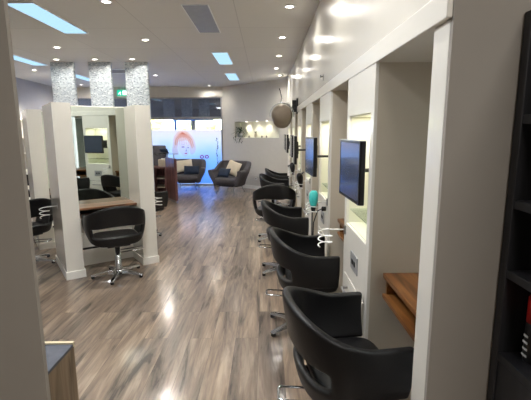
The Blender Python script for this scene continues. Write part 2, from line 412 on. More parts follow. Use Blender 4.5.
bd = thing('street_building', 'white rendered building across the street seen through the window', 'building', (-3, 30, -.02))
B((-1.2, 0, 0), (9, 6, 5)).build('wall', M['out_white'], bd); B((-1.4, -.2, 5), (9.2, 6.2, 5.2)).build('roof', M['alu'], bd)
for i in range(3): B((.2+i*2.6, -.03, 1.0), (1.6+i*2.6, 0, 2.1)).build('window', M['screen'], bd)
for i, (x, y, h) in enumerate([(-7.4, 24, 3.2), (-4.2, 25.5, 2.7), (-10.6, 26, 3.6), (-14.2, 25, 3.0)]):
    q = thing('street_tree', ['round yellow-green tree outside the window left of the blue post', 'low yellow-green tree outside beside the white building', 'taller yellow-green tree outside behind the left pillar', 'yellow-green tree outside at the far left of the window'][i], 'tree', (x, y, -.02), group='street trees')
    MB().tube([(0, 0, 0), (.05, 0, h*.35), (0, .05, h*.6)], [.14, .11, .06], 8).build('trunk', M['bark'], q)
    c = MB()
    for k in range(26):
        a = random.random()*2*PI; rr = random.random()**.5*1.2; zz = h*.62+random.uniform(-.7, .8)
        c.ico((math.cos(a)*rr, math.sin(a)*rr, zz), (random.uniform(.28, .5),)*3, 1)
    c.build('crown', M['foliage'], q)

# ------------------------------------------------------------------ ceiling fittings
def panel(x0, x1, y0, y1, on, lb):
    t = thing('ceiling_light_panel', lb, 'ceiling light', ((x0+x1)/2, (y0+y1)/2, CEIL))
    a = (x1-x0)/2; b = (y1-y0)/2; f = MB(); e = .01
    f.box((-a, -b, -.012), (a, -b+e, 0)); f.box((-a, b-e, -.012), (a, b, 0)); f.box((-a, -b+e, -.012), (-a+e, b-e, 0)); f.box((a-e, -b+e, -.012), (a, b-e, 0))
    f.build('frame', M['white'], t)
    B((-a+e, -b+e, -.008), (a-e, b-e, -.001)).build('diffuser', M['panel_on'] if on else M['panel_off'], t)
panel(-2.69, -2.37, 4.32, 5.6, 1, 'lit ceiling light panel nearest the left entry wall')
panel(-.88, -.59, 4.41, 5.6, 0, 'unlit grey ceiling light panel')
panel(-.9, -.62, 6.92, 8.1, 1, 'lit ceiling light panel just beyond the unlit grey one')
panel(-.92, -.65, 9.3, 10.52, 1, 'lit ceiling light panel nearest the rear wall niche')
panel(-4.57, -4.28, 6.95, 8.12, 1, 'lit ceiling light panel left of the leftmost silver pillar')
panel(-4.57, -4.28, 9.2, 10.5, 1, 'lit ceiling light panel seen between the left and middle silver pillars')
DL = [(-1.62, 4.31, 'above the middle of the room, nearest of them'), (-3.25, 6.47, 'left of the silver pillars'), (-1.73, 6.0, 'between the right silver pillar and the unlit panel'),
      (-3.80, 7.5, 'directly in front of the left silver pillar'), (-3.10, 7.5, 'directly in front of the middle silver pillar'), (-2.42, 7.5, 'directly in front of the right silver pillar'),
      (-2.56, 9.56, 'right of and beyond the silver pillars'), (-5.1, 11.3, 'far left near the window wall'), (-1.6, 11.7, 'by the shopfront window head'),
      (.27, 4.5, 'nearest of the row beside the bulkhead'), (.25, 5.89, 'second of the row beside the bulkhead'), (.25, 7.26, 'third of the row beside the bulkhead'), (.24, 8.63, 'fourth of the row beside the bulkhead'),
      (.35, 9.7, 'farthest of the row beside the bulkhead'), (.27, 3.1, 'above the second styling chair'), (.27, 1.8, 'added out of view above the nearest styling chair for more light'), (-4.9, 8.7, 'near the product display')]  # the one over the nearest chair is added, unseen, to light the bays
def spot(name, loc, e, size=172, col=(1, .96, .88), r=.05, tgt=None):
    l = bpy.data.lights.new(name, 'SPOT'); l.energy = e; l.spot_size = R(size); l.spot_blend = 1; l.color = col; l.shadow_soft_size = r; l.specular_factor = .35
    o = bpy.data.objects.new(name, l); COL.objects.link(o); o.location = loc
    return o
DE = 48
d0 = None
for x, y, lb in DL:
    t = thing('downlight', 'small round ceiling downlight '+lb, 'downlight', (x, y, CEIL), group='recessed ceiling downlights')
    if d0 is None:
        a = MB().lathe([(.062, -.001), (.062, -.008), (.045, -.012), (.043, -.001)], 20).mesh('trim_ring', M['white'], True)
        b = MB().lathe([(.001, -.006), (.043, -.006), (.043, -.002)], 20).mesh('lamp', M['bulb'])
        d0 = (a, b)
    link('trim_ring', d0[0], t); link('lamp', d0[1], t)
    spot('downlight_lamp', (x, y, CEIL-.03), DE*(.2 if 'silver pillar' in lb and 'front' in lb else .3 if 'window head' in lb else .27 if x > .2 and y < 9 else .7 if x > .2 else 1.3))
for px_, py_, on_lb in ((-.75, 2.0, 'added lit ceiling panel above the aisle, out of view, to brighten the right side'), (-2.5, 2.0, 'added lit ceiling panel above the front left of the room, out of view, for fill light')):  # panels and area lamps added out of view to brighten towers and bays
    panel(px_-.15, px_+.15, py_-.6, py_+.6, 1, on_lb)
    la = bpy.data.lights.new('added_panel_lamp', 'AREA'); la.shape = 'RECTANGLE'; la.size = .28; la.size_y = 1.18; la.energy = 21 if px_ > -1 else 7; la.color = (.97, .98, 1); la.specular_factor = .3
    lo = bpy.data.objects.new('added_panel_lamp', la); COL.objects.link(lo); lo.location = (px_, py_, CEIL-.015)
# air vent
v = thing('ceiling_vent', 'square air conditioning vent in the ceiling behind the right silver pillar', 'vent', (-3.15, 8.87, CEIL))
f = MB(); f.box((-.33, -.33, -.02), (.33, -.27, 0)); f.box((-.33, .27, -.02), (.33, .33, 0)); f.box((-.33, -.27, -.02), (-.27, .27, 0)); f.box((.27, -.27, -.02), (.33, .27, 0)); f.build('frame', M['white'], v)
f = MB()
for i in range(6): f.box((-.27, -.25+i*.09, -.016), (.27, -.22+i*.09, -.004))
f.build('louvres', M['alu'], v)
# exit sign
e = thing('exit_sign', 'green illuminated exit sign hanging before the window head behind the silver pillars', 'exit sign', (-4.15, 11.8, 2.66))
B((-.15, -.02, 0), (.15, .02, .17)).build('case', M['green_sign'], e, bevel=.004)
s_ = MB(); s_.box((.02, -.024, .025), (.12, -.021, .145)); s_.build('doorway_symbol', M['white_sign'], e)
s_ = MB().tube([(-.05, -.024, .13), (-.05, -.024, .131)], .016, 10)
s_.tube([(-.05, -.024, .11), (-.065, -.024, .075), (-.04, -.024, .05), (-.05, -.024, .025)], .008, 6); s_.tube([(-.065, -.024, .075), (-.095, -.024, .06), (-.11, -.024, .04)], .008, 6)
s_.tube([(-.055, -.024, .10), (-.025, -.024, .085)], .006, 6); s_.tube([(-.055, -.024, .10), (-.085, -.024, .095)], .006, 6)
s_.build('running_figure', M['white_sign'], e)
for hx_ in (-.08, .08): MB().tube([(hx_, 0, .17), (hx_, 0, CEIL-2.66)], .005, 6).build('hanger', M['alu'], e)

# silver pillars
for i, (a, b) in enumerate([(-4.09, -3.65), (-3.36, -2.94), (-2.67, -2.24)]):
    p = thing('pillar', ['leftmost', 'middle', 'rightmost'][i]+' of the three silver mosaic pillars', 'pillar', ((a+b)/2, 7.85, 0), group='silver mosaic pillars')
    hw = (b-a)/2
    B((-hw, -.035, .1), (hw, .035, CEIL)).build('shaft', M['mosaic'], p)
    B((-hw-.012, -.047, 0), (hw+.012, .047, .1)).build('plinth', M['base'], p, bevel=.004)

# ------------------------------------------------------------------ right-hand cabinet towers and bays
P0, PER, TW = 2.05, 1.37, .66
ordn = ['nearest', 'second', 'third', 'fourth', 'fifth', 'farthest']
def tower(i):
    y0 = P0+i*PER; D = XB-XW
    t = thing('cabinet_tower', ordn[i]+' white cabinet tower with a lit niche along the right-hand wall', 'cabinet', (XW, y0, 0), group='white cabinet towers')
    n0, n1, z0, z1 = .06, TW-.06, 1.0, 1.70
    c = MB()
    c.box((.004, 0, 0), (D, TW, z0-.02)); c.box((.004, 0, z1+.0), (D, TW, BH)); c.box((.004, 0, z0-.02), (D, n0, z1)); c.box((.004, n1, z0-.02), (D, TW, z1)); c.box((.26, n0, z0-.02), (D, n1, z1))
    c.build('carcass', M['laminate_in'], t)
    f = MB(); f.box((-.014, 0, .1), (.004, n0, BH)); f.box((-.014, n1, .1), (.004, TW, BH)); f.box((-.014, n0, z1), (.004, n1, BH)); f.box((-.014, n0, .635), (.004, n1, z0-.02))
    f.build('face_frame', M['laminate'], t, bevel=.002)
    l = MB(); l.box((.254, n0, z0-.02), (.26, n1, z1)); l.box((.004, n0, z0-.02), (.254, n0+.005, z1)); l.box((.004, n1-.005, z0-.02), (.254, n1, z1)); l.box((.004, n0+.005, z0-.02), (.254, n1-.005, z0-.014)); l.box((.004, n0+.005, z1-.006), (.254, n1-.005, z1))
    l.build('niche_lining', M['niche'], t)
    B((.01, n0+.006, 1.075), (.25, n1-.006, 1.083)).build('glass_shelf', M['glass'], t)
    B((0, .02, 0), (.004, TW-.02, .1)).build('kickboard', M['alu'], t)
    B((-.002, n0-.002, .095), (.0035, n1+.002, .637)).build('gap_shade_sheet', M['fabric'], t)  # dark sheet paints the shade in the gaps round the drawers
    for q in range(2):
        d = B((-.017, n0+.005, .10+q*.268), (-.002, n1-.005, .36+q*.268)).build('drawer', M['laminate'], t, bevel=.002)
        h = MB(); zc = .29+q*.268; ya, yb = n0+.12, n1-.12
        h.tube([(-.017, ya, zc), (-.055, ya, zc), (-.055, yb, zc), (-.017, yb, zc)], .009, 8); h.build('handle', M['alu'], d, True)
    s = B((-.022, .22, .735), (-.014, .40, .845)).build('socket_plate', M['bezel'], t, bevel=.002)
    for q in range(2): B((-.026, .265+q*.055, .775), (-.022, .295+q*.055, .805)).build('socket', M['plastic'], s)
    la = bpy.data.lights.new('niche_lamp', 'AREA'); la.shape = 'RECTANGLE'; la.size = .16; la.size_y = .4; la.energy = .95; la.color = (1, .96, .84)
    lo = bpy.data.objects.new('niche_lamp', la); COL.objects.link(lo); lo.location = (XW+.12, y0+TW/2, z1-.012)
    # TV on a swing arm
    x = [.5, .42, .37, .42, .42, .45][i]; yc = [2.34, 3.74, 5.12, 6.5, 7.87, 9.24][i]; hw = .235
    tv = thing('television', 'small flat television on a swing arm before the '+ordn[i]+' cabinet tower', 'television', (x, yc, 1.20), R([2, 3, -2, 0, 0, 0][i]), 'wall televisions')
    B((0, -hw, 0), (.03, hw, .35)).build('body', M['plastic'], tv, bevel=.006)
    B((.03, -.15, .07), (.05, .15, .28)).build('rear_housing', M['plastic'], tv, bevel=.006)
    f = MB(); f.box((-.004, -hw+.002, .002), (0, hw-.002, .02)); f.box((-.004, -hw+.002, .335), (0, hw-.002, .348)); f.box((-.004, -hw+.002, .02), (0, -hw+.014, .335)); f.box((-.004, hw-.014, .02), (0, hw-.002, .335)); f.build('bezel', M['plastic'], tv)
    B((-.003, -hw+.014, .02), (-.001, hw-.014, .335)).build('screen', M['screen'], tv)
    B((-.012, -hw, .348), (.03, hw, .353)).build('top_trim', M['bezel'], tv)
    k = MB(); k.box((.05, -.05, .12), (.06, .05, .22)); k.tube([(.06, 0, .17), (XW-x+.1, .04, .17), (XW-x+.252, 0, .17)], .012, 8); k.box((XW-x+.245, -.05, .09), (XW-x+.253, .05, .25)); k.build('swing_arm', M['plastic'], tv)
for i in range(6): tower(i)
def bay(i):
    y0 = P0+i*PER-(PER-TW)+.004 if i else YN+.125
    y1 = P0+i*PER-.004
    if i == 6: y1 = y0+.6
    nm = (ordn+['last'])[i]
    t = thing('styling_shelf', 'walnut open-fronted styling shelf in the '+nm+' bay of the right-hand wall', 'shelf', (.64, y0, .70), group='walnut bay shelves')
    L = y1-y0
    B((0, 0, .115), (XB-.642, L, .14)).build('top_board', M['walnut_y'], t, bevel=.002)
    B((0, 0, 0), (XB-.642, L, .022)).build('lower_board', M['walnut_y'], t, bevel=.002)
    B((XB-.662, 0, .022), (XB-.642, L, .115)).build('back_board', M['walnut_y'], t)
    for ya in (0, L-.018): B((.02, ya, .022), (XB-.662, ya+.018, .115)).build('side_board', M['walnut_y'], t)
    mr = thing('wall_mirror', 'tall frameless mirror in the '+nm+' bay of the right-hand wall', 'mirror', (XB-.012, (y0+y1)/2, .845), group='bay mirrors')
    B((0, -L/2+.02, 0), (.01, L/2-.02, 1.07)).build('mirror_glass', M['mirror'], mr)
for i in range(6): bay(i)
# row end filler beyond last tower
struct(B((XW, P0+5*PER+TW+.001, 0), (XB, 10.0, BH)).build('trim_3', M['laminate']), 'plain white end panel of the cabinet row')
# hook on bulkhead
hk = thing('wall_hook', 'small dark hook on the gloss bulkhead above the second tower', 'hook', (XW, 3.95, 2.12))
B((-.01, -.012, -.03), (0, .012, .03)).build('plate', M['alu'], hk); MB().tube([(-.01, 0, .01), (-.03, 0, .0), (-.03, 0, .02)], .005, 6).build('prong', M['plastic'], hk)

# dryer holder: chrome plate, arm, wire coil  (local -x away from cabinet)
def coil_mesh():
    w = MB(); pts = []
    pts += [(0, 0, 0), (-.09, 0, 0)]
    n = 40
    for k in range(n+1):
        a = k/n*2.6*2*PI
        pts.append((-.135+.048*math.cos(a), .048*math.sin(a), -.045*a/(2*PI)))
    w.tube(pts, .005, 6); return w.mesh('wire_coil', M['white'], True)
CM = coil_mesh(); PM = B((-.004, -.02, -.03), (.008, .02, .03)).mesh('plate', M['steel'])
def holder(loc, rz, lb):
    t = thing('dryer_holder', lb, 'hair dryer holder', loc, rz, 'wire coil dryer holders')
    link('plate', PM, t); link('wire_coil', CM, t); return t
def dryer_mesh():
    b = MB().lathe([(.012, -.10), (.032, -.092), (.044, -.07), (.05, -.03), (.046, .01), (.036, .05), (.026, .08)], 18)
    h = MB().tube([(.03, 0, -.04), (.07, 0, -.055), (.14, 0, -.05)], [.02, .017, .016], 10)
    n = MB().lathe([(.025, .08), (.027, .085), (.02, .12), (.014, .122)], 14)
    g_ = MB().lathe([(.001, -.101), (.016, -.101), (.020, -.096)], 14)
    return b, h, n, g_
def dryer(loc, rot, body, lb):
    t = thing('hair_dryer', lb, 'hair dryer', loc, 0, 'hair dryers in holders'); t.rotation_euler = rot; t.scale = (.85, .85, .85)
    b, h, n, g_ = dryer_mesh()
    b.build('barrel', M[body], t, True); h.build('handle', M[body], t, True); n.build('nozzle', M['plastic'], t, True); g_.build('rear_grille', M['plastic'], t, True)
y_ = lambda i: P0+i*PER
holder((XW-.02, y_(0)+TW-.05, .93), 0, 'empty white wire coil dryer holder on the nearest cabinet tower')
holder((XW-.02, y_(1)+.05, .98), 0, 'white wire coil dryer holder with the turquoise dryer on the second cabinet tower')
dryer((XW-.14, y_(1)+.05, 1.0), (R(180), R(10), R(80)), 'turq', 'turquoise hair dryer hanging nozzle down in a holder on the second tower')
holder((XW-.02, y_(2)-.0+.05, 1.0), 0, 'white wire coil dryer holder on the third cabinet tower')
dryer((XW-.14, y_(2)+.05, 1.02), (R(180), R(-20), R(60)), 'plastic', 'black hair dryer in a holder on the third cabinet tower')
holder((XW-.02, y_(3)+.05, 1.0), 0, 'white wire coil dryer holder on the fourth cabinet tower')
dryer((XW-.14, y_(3)+.05, 1.04), (R(180), R(10), R(120)), 'plastic', 'black hair dryer in a holder on the fourth cabinet tower')
cd = MB()
cd.lathe([(.02, 0), (.022, .035), (.012, .04)], 12, Matrix.Translation((XW-.014, y_(1)+.14, .90)) @ Matrix.Rotation(R(-90), 4, 'Y'))
cd.tube([(XW-.05, y_(1)+.14, .90), (XW-.09, y_(1)+.14, .88), (XW-.13, y_(1)+.10, .78), (XW-.14, y_(1)+.06, .60), (XW-.13, y_(1)+.05, .52), (XW-.15, y_(1)+.05, .62), (XW-.15, y_(1)+.05, .90)], .0055, 6)
tag(cd.build('power_cord', M['rubber'], smooth=True), 'black cord and plug of the turquoise dryer at the second tower', 'cord')

# hooded dryer on wall arm
hx, hy, hz = .29, 6.9, 1.87
hd = thing('hood_dryer', 'round taupe hood dryer on a wall arm above the styling chairs', 'hood dryer', (hx, hy, hz))
Ty = Matrix.Rotation(R(90), 4, 'X')
MB().lathe([(.02, .10), (.09, .10), (.13, .085), (.165, .05), (.18, 0), (.18, -.05), (.16, -.075), (.10, -.09), (.001, -.095)], 36, Matrix.Translation((0, 0, .02)) @ Ty).build('hood', M['beige_metal'], hd, True)
MB().lathe([(.02, .07), (.12, .065), (.155, .03), (.16, -.05), (.001, -.08)], 32, Matrix.Translation((.005, .02, -.05)) @ Ty).build('lower_hood', M['beige_metal'], hd, True)
rg = MB()
for rr, yy in ((.10, -.070),): rg.tube([(rr*math.cos(a*2*PI/30), yy, .02+rr*math.sin(a*2*PI/30)) for a in range(30)], .004, 6, True)
rg.build('grille_ring', M['steel'], hd, True)
MB().tube([(.205*math.cos(R(a)), 0, .02+.205*math.sin(R(a))) for a in range(-10, 191, 10)], .008, 8).build('yoke', M['steel'], hd, True)
MB().tube([(-.02, 0, .22), (0, 0, .3), (-.03, .0, .42), (-.045, 0, .46)], [.008, .010, .008, .012], 8).build('lever', M['plastic'], hd, True)
a_ = MB(); a_.tube([(0, 0, .225), (.12, .02, .20), (.10, .06, .12), (.24, .1, .18)], .013, 8); a_.build('arm', M['steel'], hd, True)
a_ = MB(); a_.box((XW-hx-.03, .04, .04), (XW-hx, .16, .30)); a_.box((XW-hx-.10, .07, .07), (XW-hx-.03, .09, .27)); a_.box((XW-hx-.10, .05, .14), (XW-hx-.03, .15, .2)); a_.build('bracket', M['plastic'], hd, bevel=.004)

# ------------------------------------------------------------------ styling chair
def shell_mesh(name, m_, plan, ztop, zbot, slot=None, th=.05, ns=49, nv=9, sub=2):
    """curved tub shell, s from -1 to 1 round the U; slot=(smax, v0, v1)"""
    me_v = []; fs = []
    for i in range(ns):
        s = -1+2*i/(ns-1)
        for j in range(nv):
            v = j/(nv-1); x, y = plan(s, v); z = zbot(s)+(ztop(s)-zbot(s))*v; me_v.append((x, y, z))
    for i in range(ns-1):
        sm = abs(-1+2*(i+.5)/(ns-1))
        for j in range(nv-1):
            vm = (j+.5)/(nv-1)
            if slot and sm < slot[0] and slot[1] < vm < slot[2]: continue
            fs.append((i*nv+j, (i+1)*nv+j, (i+1)*nv+j+1, i*nv+j+1))
    me = bpy.data.meshes.new(name); me.from_pydata(me_v, [], fs); me.materials.append(m_)
    o = bpy.data.objects.new('tmp', me); COL.objects.link(o)
    sd = o.modifiers.new('s', 'SOLIDIFY'); sd.thickness = th; sd.offset = 0
    sb = o.modifiers.new('b', 'SUBSURF'); sb.levels = sub; sb.render_levels = sub
    dg = bpy.context.evaluated_depsgraph_get(); dg.update()
    me2 = bpy.data.meshes.new_from_object(o.evaluated_get(dg)); me2.name = name
    bpy.data.objects.remove(o); 
    for p in me2.polygons: p.use_smooth = True
    return me2
def rounded(name, m_, x, y, z0, z1, r=.03, sup=5., seg=40, rings=None):
    """cushion with superellipse plan and soft edges"""
    w = MB(); prof = [(.80, z0), (.96, z0+(z1-z0)*.12), (1, z0+(z1-z0)*.4), (1, z0+(z1-z0)*.65), (.97, z0+(z1-z0)*.85), (.88, z1-.004), (.6, z1+.002), (.2, z1+.006)]
    vs = []
    for k, z in prof:
        for q in range(seg):
            a = q*2*PI/seg; c, s = math.cos(a), math.sin(a)
            vs.append((k*x*math.copysign(abs(c)**(2/sup), c), k*y*math.copysign(abs(s)**(2/sup), s), z))
    n = len(prof)
    fs = [(i*seg+k, i*seg+(k+1) % seg, (i+1)*seg+(k+1) % seg, (i+1)*seg+k) for i in range(n-1) for k in range(seg)]
    fs += [tuple(range(seg-1, -1, -1)), tuple(range((n-1)*seg, n*seg))]
    return w.add(vs, fs).mesh(name, m_, True)
def sm(t): t = max(0, min(1, t)); return t*t*(3-2*t)
def chair_plan(s, v):
    # facing +x; arms at |s| in .52..1, rounded back below
    hw = .262+.035*v+.02*math.sin(v*PI); bk = .15+.085*v+.01*math.sin(v*PI); fr = .255
    a = abs(s)
    if a > .55: x = (a-.55)/.45*fr; y = hw*(1-.03*(a-.55))
    else:
        th = (a/.55)*PI/2; x = -bk*max(0, math.cos(th))**.95; y = hw*math.sin(th)**.9
    return x, math.copysign(y, s) if s else 0
def chair_top(s): return .70+.14*(1-sm((abs(s)-.0)/.72))
def chair_bot(s): return .385+.06*sm((abs(s)-.2)/.4)
SH = shell_mesh('tub_shell', M['vinyl'], chair_plan, chair_top, chair_bot, slot=(.38, .24, .50), th=.042, nv=13)
SH_OPEN = shell_mesh('tub_shell', M['vinyl'], chair_plan, lambda s: chair_top(s)+.03*(1-sm(abs(s)/.6)), lambda s: chair_bot(s)-.015, slot=(.42, .22, .58), th=.042, nv=13)
SEAT = rounded('seat', M['vinyl'], .2, .245, .38, .475)
for v_ in SEAT.vertices: v_.co.x += .085
UND = B((-.12, -.12, .365), (.14, .12, .392)).mesh('seat_plate', M['plastic'])
COLM = MB().lathe([(.001, .05), (.05, .05), (.042, .10), (.036, .11), (.036, .24), (.028, .245), (.028, .365)], 20).mesh('gas_column', M['chrome'], True)
def leg_m():
    w = MB(); P_ = [(.03, .078, .03, .05), (.12, .07, .027, .036), (.22, .054, .023, .024), (.295, .040, .02, .014)]
    vs = []
    for x, zt, hw, h in P_: vs += [(x, -hw, zt-h), (x, hw, zt-h), (x, hw*.7, zt), (x, -hw*.7, zt)]
    fs = []
    for i in range(3):
        for k in range(4): fs.append((i*4+k, (i+1)*4+k, (i+1)*4+(k+1) % 4, i*4+(k+1) % 4))
    fs += [(0, 1, 2, 3), (15, 14, 13, 12)]
    return w.add(vs, fs).mesh('leg', M['chrome'])
LEG = leg_m()
FOOT = MB().lathe([(.016, 0), (.02, .004), (.018, .024), (.01, .028)], 12, Matrix.Translation((.275, 0, 0))).mesh('glide', M['rubber'], True)
HUB = MB().lathe([(.055, .03), (.06, .045), (.058, .075), (.04, .085)], 20).mesh('hub', M['chrome'], True)
BAR = MB().tube([(-.03, -.055, .285), (-.26, -.055, .30), (-.275, -.04, .30), (-.275, .04, .30), (-.26, .055, .30), (-.03, .055, .285)], .007, 8).mesh('lever_bar', M['chrome'], True)
def chair(x, y, face, base, lb, bar=180, shell=None):
    t = thing('styling_chair', lb, 'salon chair', (x, y, 0), R(face), 'black tub styling chairs')
    link('tub_shell', shell or SH, t); link('seat', SEAT, t); link('seat_plate', UND, t, .004); link('gas_column', COLM, t); link('hub', HUB, t)
    link('lever_bar', BAR, t, rz=R(bar-180-face))
    for k in range(5):
        l = link('leg', LEG, t, .004, rz=R(base+72*k-face)); link('glide', FOOT, l)
    return t
chair(.335, 1.79, 8, 144, 'black tub styling chair nearest the camera, at the first bay')
chair(.28, 3.06, 2, 144, 'black tub styling chair at the second bay, just beyond the nearest one')
chair(.20, 4.40, 2, 144, 'black tub styling chair at the third bay, by the turquoise dryer')
chair(.13, 5.78, 92, 144, 'black tub styling chair turned to show its open-slotted back, fourth on the right', shell=SH_OPEN)
chair(.14, 7.30, -10, 144, 'black tub styling chair just beyond the turned one on the right')
chair(.24, 8.45, 0, 144, 'black tub styling chair farthest along the right-hand wall')

# ------------------------------------------------------------------ island styling stations (local x along the front, y into the unit)
def island(loc, ang, names):
    lbA, lbM, lbD, lbF = names
    W, D_, F = 1.03, .78, .18; H_ = 1.915
    t = thing('styling_station', lbA, 'styling station', loc, ang, 'white island styling stations')
    for k, x in enumerate((0, W-F)):
        f = B((x, 0, 0), (x+F, D_, H_)).build('fin_panel', M['gloss'], t, bevel=.002)
        p = MB(); p.box((x-.012, -.012, 0), (x+F+.012, 0, .09)); p.box((x-.012, D_, 0), (x+F+.012, D_+.012, .09)); p.box((x-.012, 0, 0), (x, D_, .09)); p.box((x+F, 0, 0), (x+F+.012, D_, .09))
        p.build('plinth', M['base'], f, bevel=.003)
    ym = .42
    B((F, ym+.008, .62), (W-F, ym+.03, H_)).build('centre_panel', M['laminate'], t)
    B((F+.003, ym, .76), (W-F-.003, ym+.008, H_-.01)).build('mirror_glass', M['mirror'], t)
    bp = MB()
    for q in range(3): bp.box((F, ym-.02, .0+q*.207), (W-F, ym+.03, .2+q*.207))
    bp.build('lower_panel', M['laminate'], t, bevel=.003)
    fr = MB().tube([(F, ym-.12, .24), (W-F, ym-.12, .24)], .012, 10); fr.build('foot_rail', M['plastic'], t, True)
    d = MB(); B((F+.001, .13, .735), (W-F-.001, ym-.001, .76)).build('worktop', M['walnut'], t, bevel=.002)
    B((F+.001, .15, .64), (W-F-.001, ym-.021, .66)).build('lower_board', M['walnut'], t, bevel=.002)
    B((F+.001, ym-.04, .66), (W-F-.001, ym-.021, .735)).build('back_board', M['shade_in'], t)  # board blackened to paint the shade inside the open shelf
    return t
ANG = R(35.1)
O = Vector((-2.19, 4.13, 0)); ex = Vector((math.cos(ANG), math.sin(ANG), 0)); ey = Vector((-ex.y, ex.x, 0))
island(O, ANG, ('white styling station with tall end fins, mirror and walnut worktop, front left', '', '', ''))
O2 = Vector((-3.13, 5.03, 0))
O2 = Vector((-3.14, 5.28, 0))
island(O2, ANG, ('white styling station mostly hidden behind the front left station', '', '', ''))
chair(-1.67, 4.27, 90+38-7, -85, 'black tub styling chair seen from behind at the front left station', bar=20)
chair(-2.93, 4.70, 150, -70, 'black tub styling chair half hidden by the left entry wall', bar=0)
chair(-1.93, 6.05, 60, -10, 'black tub styling chair just showing beyond the right fin of the front station', bar=0)
chair(-4.75, 7.7, 100, 20, 'black tub styling chair at the far left before the product display', bar=0)
def loc(p, a, b, z): return p+ex*a+ey*b+Vector((0, 0, z))
holder(loc(O, 0, .23, .80), ANG, 'white wire coil dryer holder on the outer side of the front station left fin')
holder(loc(O, 1.04, .30, .78), ANG+PI, 'white wire coil dryer holder on the outer side of the front station right fin')

# product display on the left wall
pd = thing('product_display', 'white display cabinet with lit shelves on the left wall', 'display cabinet', (-5.98, 9.3, 0), R(3.5))
f = MB(); f.box((0, -.7, 0), (.3, -.67, 1.95)); f.box((0, .67, 0), (.3, .7, 1.95)); f.box((0, -.67, 1.92), (.3, .67, 1.95)); f.box((0, -.67, 0), (.3, .67, .72)); f.box((0, -.67, .72), (.01, .67, 1.92)); f.build('carcass', M['niche'], pd)
for zz in (1.12, 1.5): B((.01, -.67, zz), (.29, .67, zz+.012)).build('shelf', M['laminate'], pd)
la = bpy.data.lights.new('display_lamp', 'AREA'); la.shape = 'RECTANGLE'; la.size = .2; la.size_y = 1.2; la.energy = 7; la.color = (1, .96, .82)
lo = bpy.data.objects.new('display_lamp', la); COL.objects.link(lo); lo.location = (-5.5, 9.3, 2.0); lo.rotation_euler = (0, R(35), 0)
bt = MB().lathe([(.024, 0), (.027, .01), (.027, .13), (.012, .155), (.012, .175)], 14).mesh('bottle_body', M['amber'], True)
cp = MB().lathe([(.014, .175), (.014, .20), (.004, .205)], 12).mesh('cap', M['plastic'], True)
RP = Matrix.Rotation(R(3.5), 3, 'Z')
for k in range(6):
    p = Vector((-5.98, 9.3, 0)) + RP @ Vector((.16+.03*(k % 2), -.42+.085*k, 1.133))
    b = thing('bottle', 'amber bottle with dark cap standing in the row on the lit display shelf', 'bottle', p, 0, 'amber bottles on the display'); link('bottle_body', bt, b); link('cap', cp, b)

# ------------------------------------------------------------------ reception
rc = thing('reception_counter', 'dark cherry reception counter with glass top beyond the front station', 'reception counter', (-2.05, 8.85, 0), math.atan2(.5, -.3))
# local x runs along the panel away from the camera, local -y to its right
B((0, -.06, .06), (.68, 0, 1.02)).build('front_body', M['cherry'], rc, bevel=.004)
B((.02, -.05, 0), (.66, -.01, .06)).build('kickboard', M['alu'], rc)
B((-.02, -.10, 1.12), (.75, .8, 1.135)).build('glass_top', M['glass'], rc)
for x in (.1, .58): MB().lathe([(.018, 1.02), (.018, 1.12)], 12, Matrix.Translation((x, -.03, 0))).build('standoff', M['steel'], rc)
rd = thing('reception_desk', 'low dark reception desk with open shelves behind the counter', 'desk', (-3.9, 9.42, 0))
B((0, 0, .74), (1.5, .6, .78)).build('top_board', M['cherry'], rd, bevel=.003)
for a_, b_ in ((0, .03), (1.12, 1.15), (1.47, 1.5)): B((a_, 0, 0), (b_, .6, .74)).build('side_board', M['cherry'], rd)
B((1.15, .57, 0), (1.47, .6, .74)).build('back_board', M['cherry'], rd)
for zz in (.06, .28, .5): B((1.15, .02, zz), (1.47, .57, zz+.015)).build('shelf', M['laminate_in'], rd)
pc = thing('drawer_pedestal', 'reddish brown drawer pedestal in front of the reception desk', 'drawers', (-2.98, 8.72, 0))
B((0, 0, .04), (.42, .5, .74)).build('body', M['cherry'], pc, bevel=.003)
for q in range(3):
    d = B((.01, -.015, .06+q*.225), (.41, 0, .27+q*.225)).build('drawer', M['cherry'], pc, bevel=.002); MB().tube([(.13, -.015, .2+q*.225), (.13, -.04, .2+q*.225), (.29, -.04, .2+q*.225), (.29, -.015, .2+q*.225)], .006, 6).build('handle', M['steel'], d)
oc = thing('office_chair', 'dark high-backed office chair behind the reception desk', 'office chair', (-2.85, 10.4, 0), R(-90))
link('backrest', shell_mesh('backrest', M['fabric'], lambda s, v: (-.2-.04*v+.05*s*s, .2*s), lambda s: 1.27, lambda s: .62, None, .05, 9, 7, 2), oc)
link('seat', rounded('seat', M['fabric'], .24, .24, .44, .52), oc)
MB().lathe([(.03, .07), (.03, .44)], 12).build('column', M['chrome'], oc)
for k in range(5): l = link('leg', LEG, oc, .003, rz=R(72*k)); link('glide', FOOT, l)
pm = thing('payment_terminal', 'small dark blue card terminal on the glass counter top', 'card terminal', (-2.34, 9.14, 1.1352), R(-20))
B((-.09, -.06, 0), (.09, .06, .02)).build('stand', M['plastic'], pm, bevel=.003); T_ = Matrix.Translation((0, 0, .055)) @ Matrix.Rotation(R(-60), 4, 'X')
MB().box((-.10, -.05, -.012), (.10, .05, .012), T_).build('body', M['navy'], pm, bevel=.004)
MB().box((-.085, -.035, .012), (.085, .035, .014), T_).build('screen', M['screen'], pm)
bg = thing('tissue_box', 'beige box standing on the reception desk', 'box', (-2.50, 9.66, .78), R(10))
B((-.12, -.07, 0), (.12, .07, .18)).build('box_body', M['cream'], bg, bevel=.02); B((-.05, -.012, .18), (.05, .012, .2)).build('paper_flap', M['white'], bg)

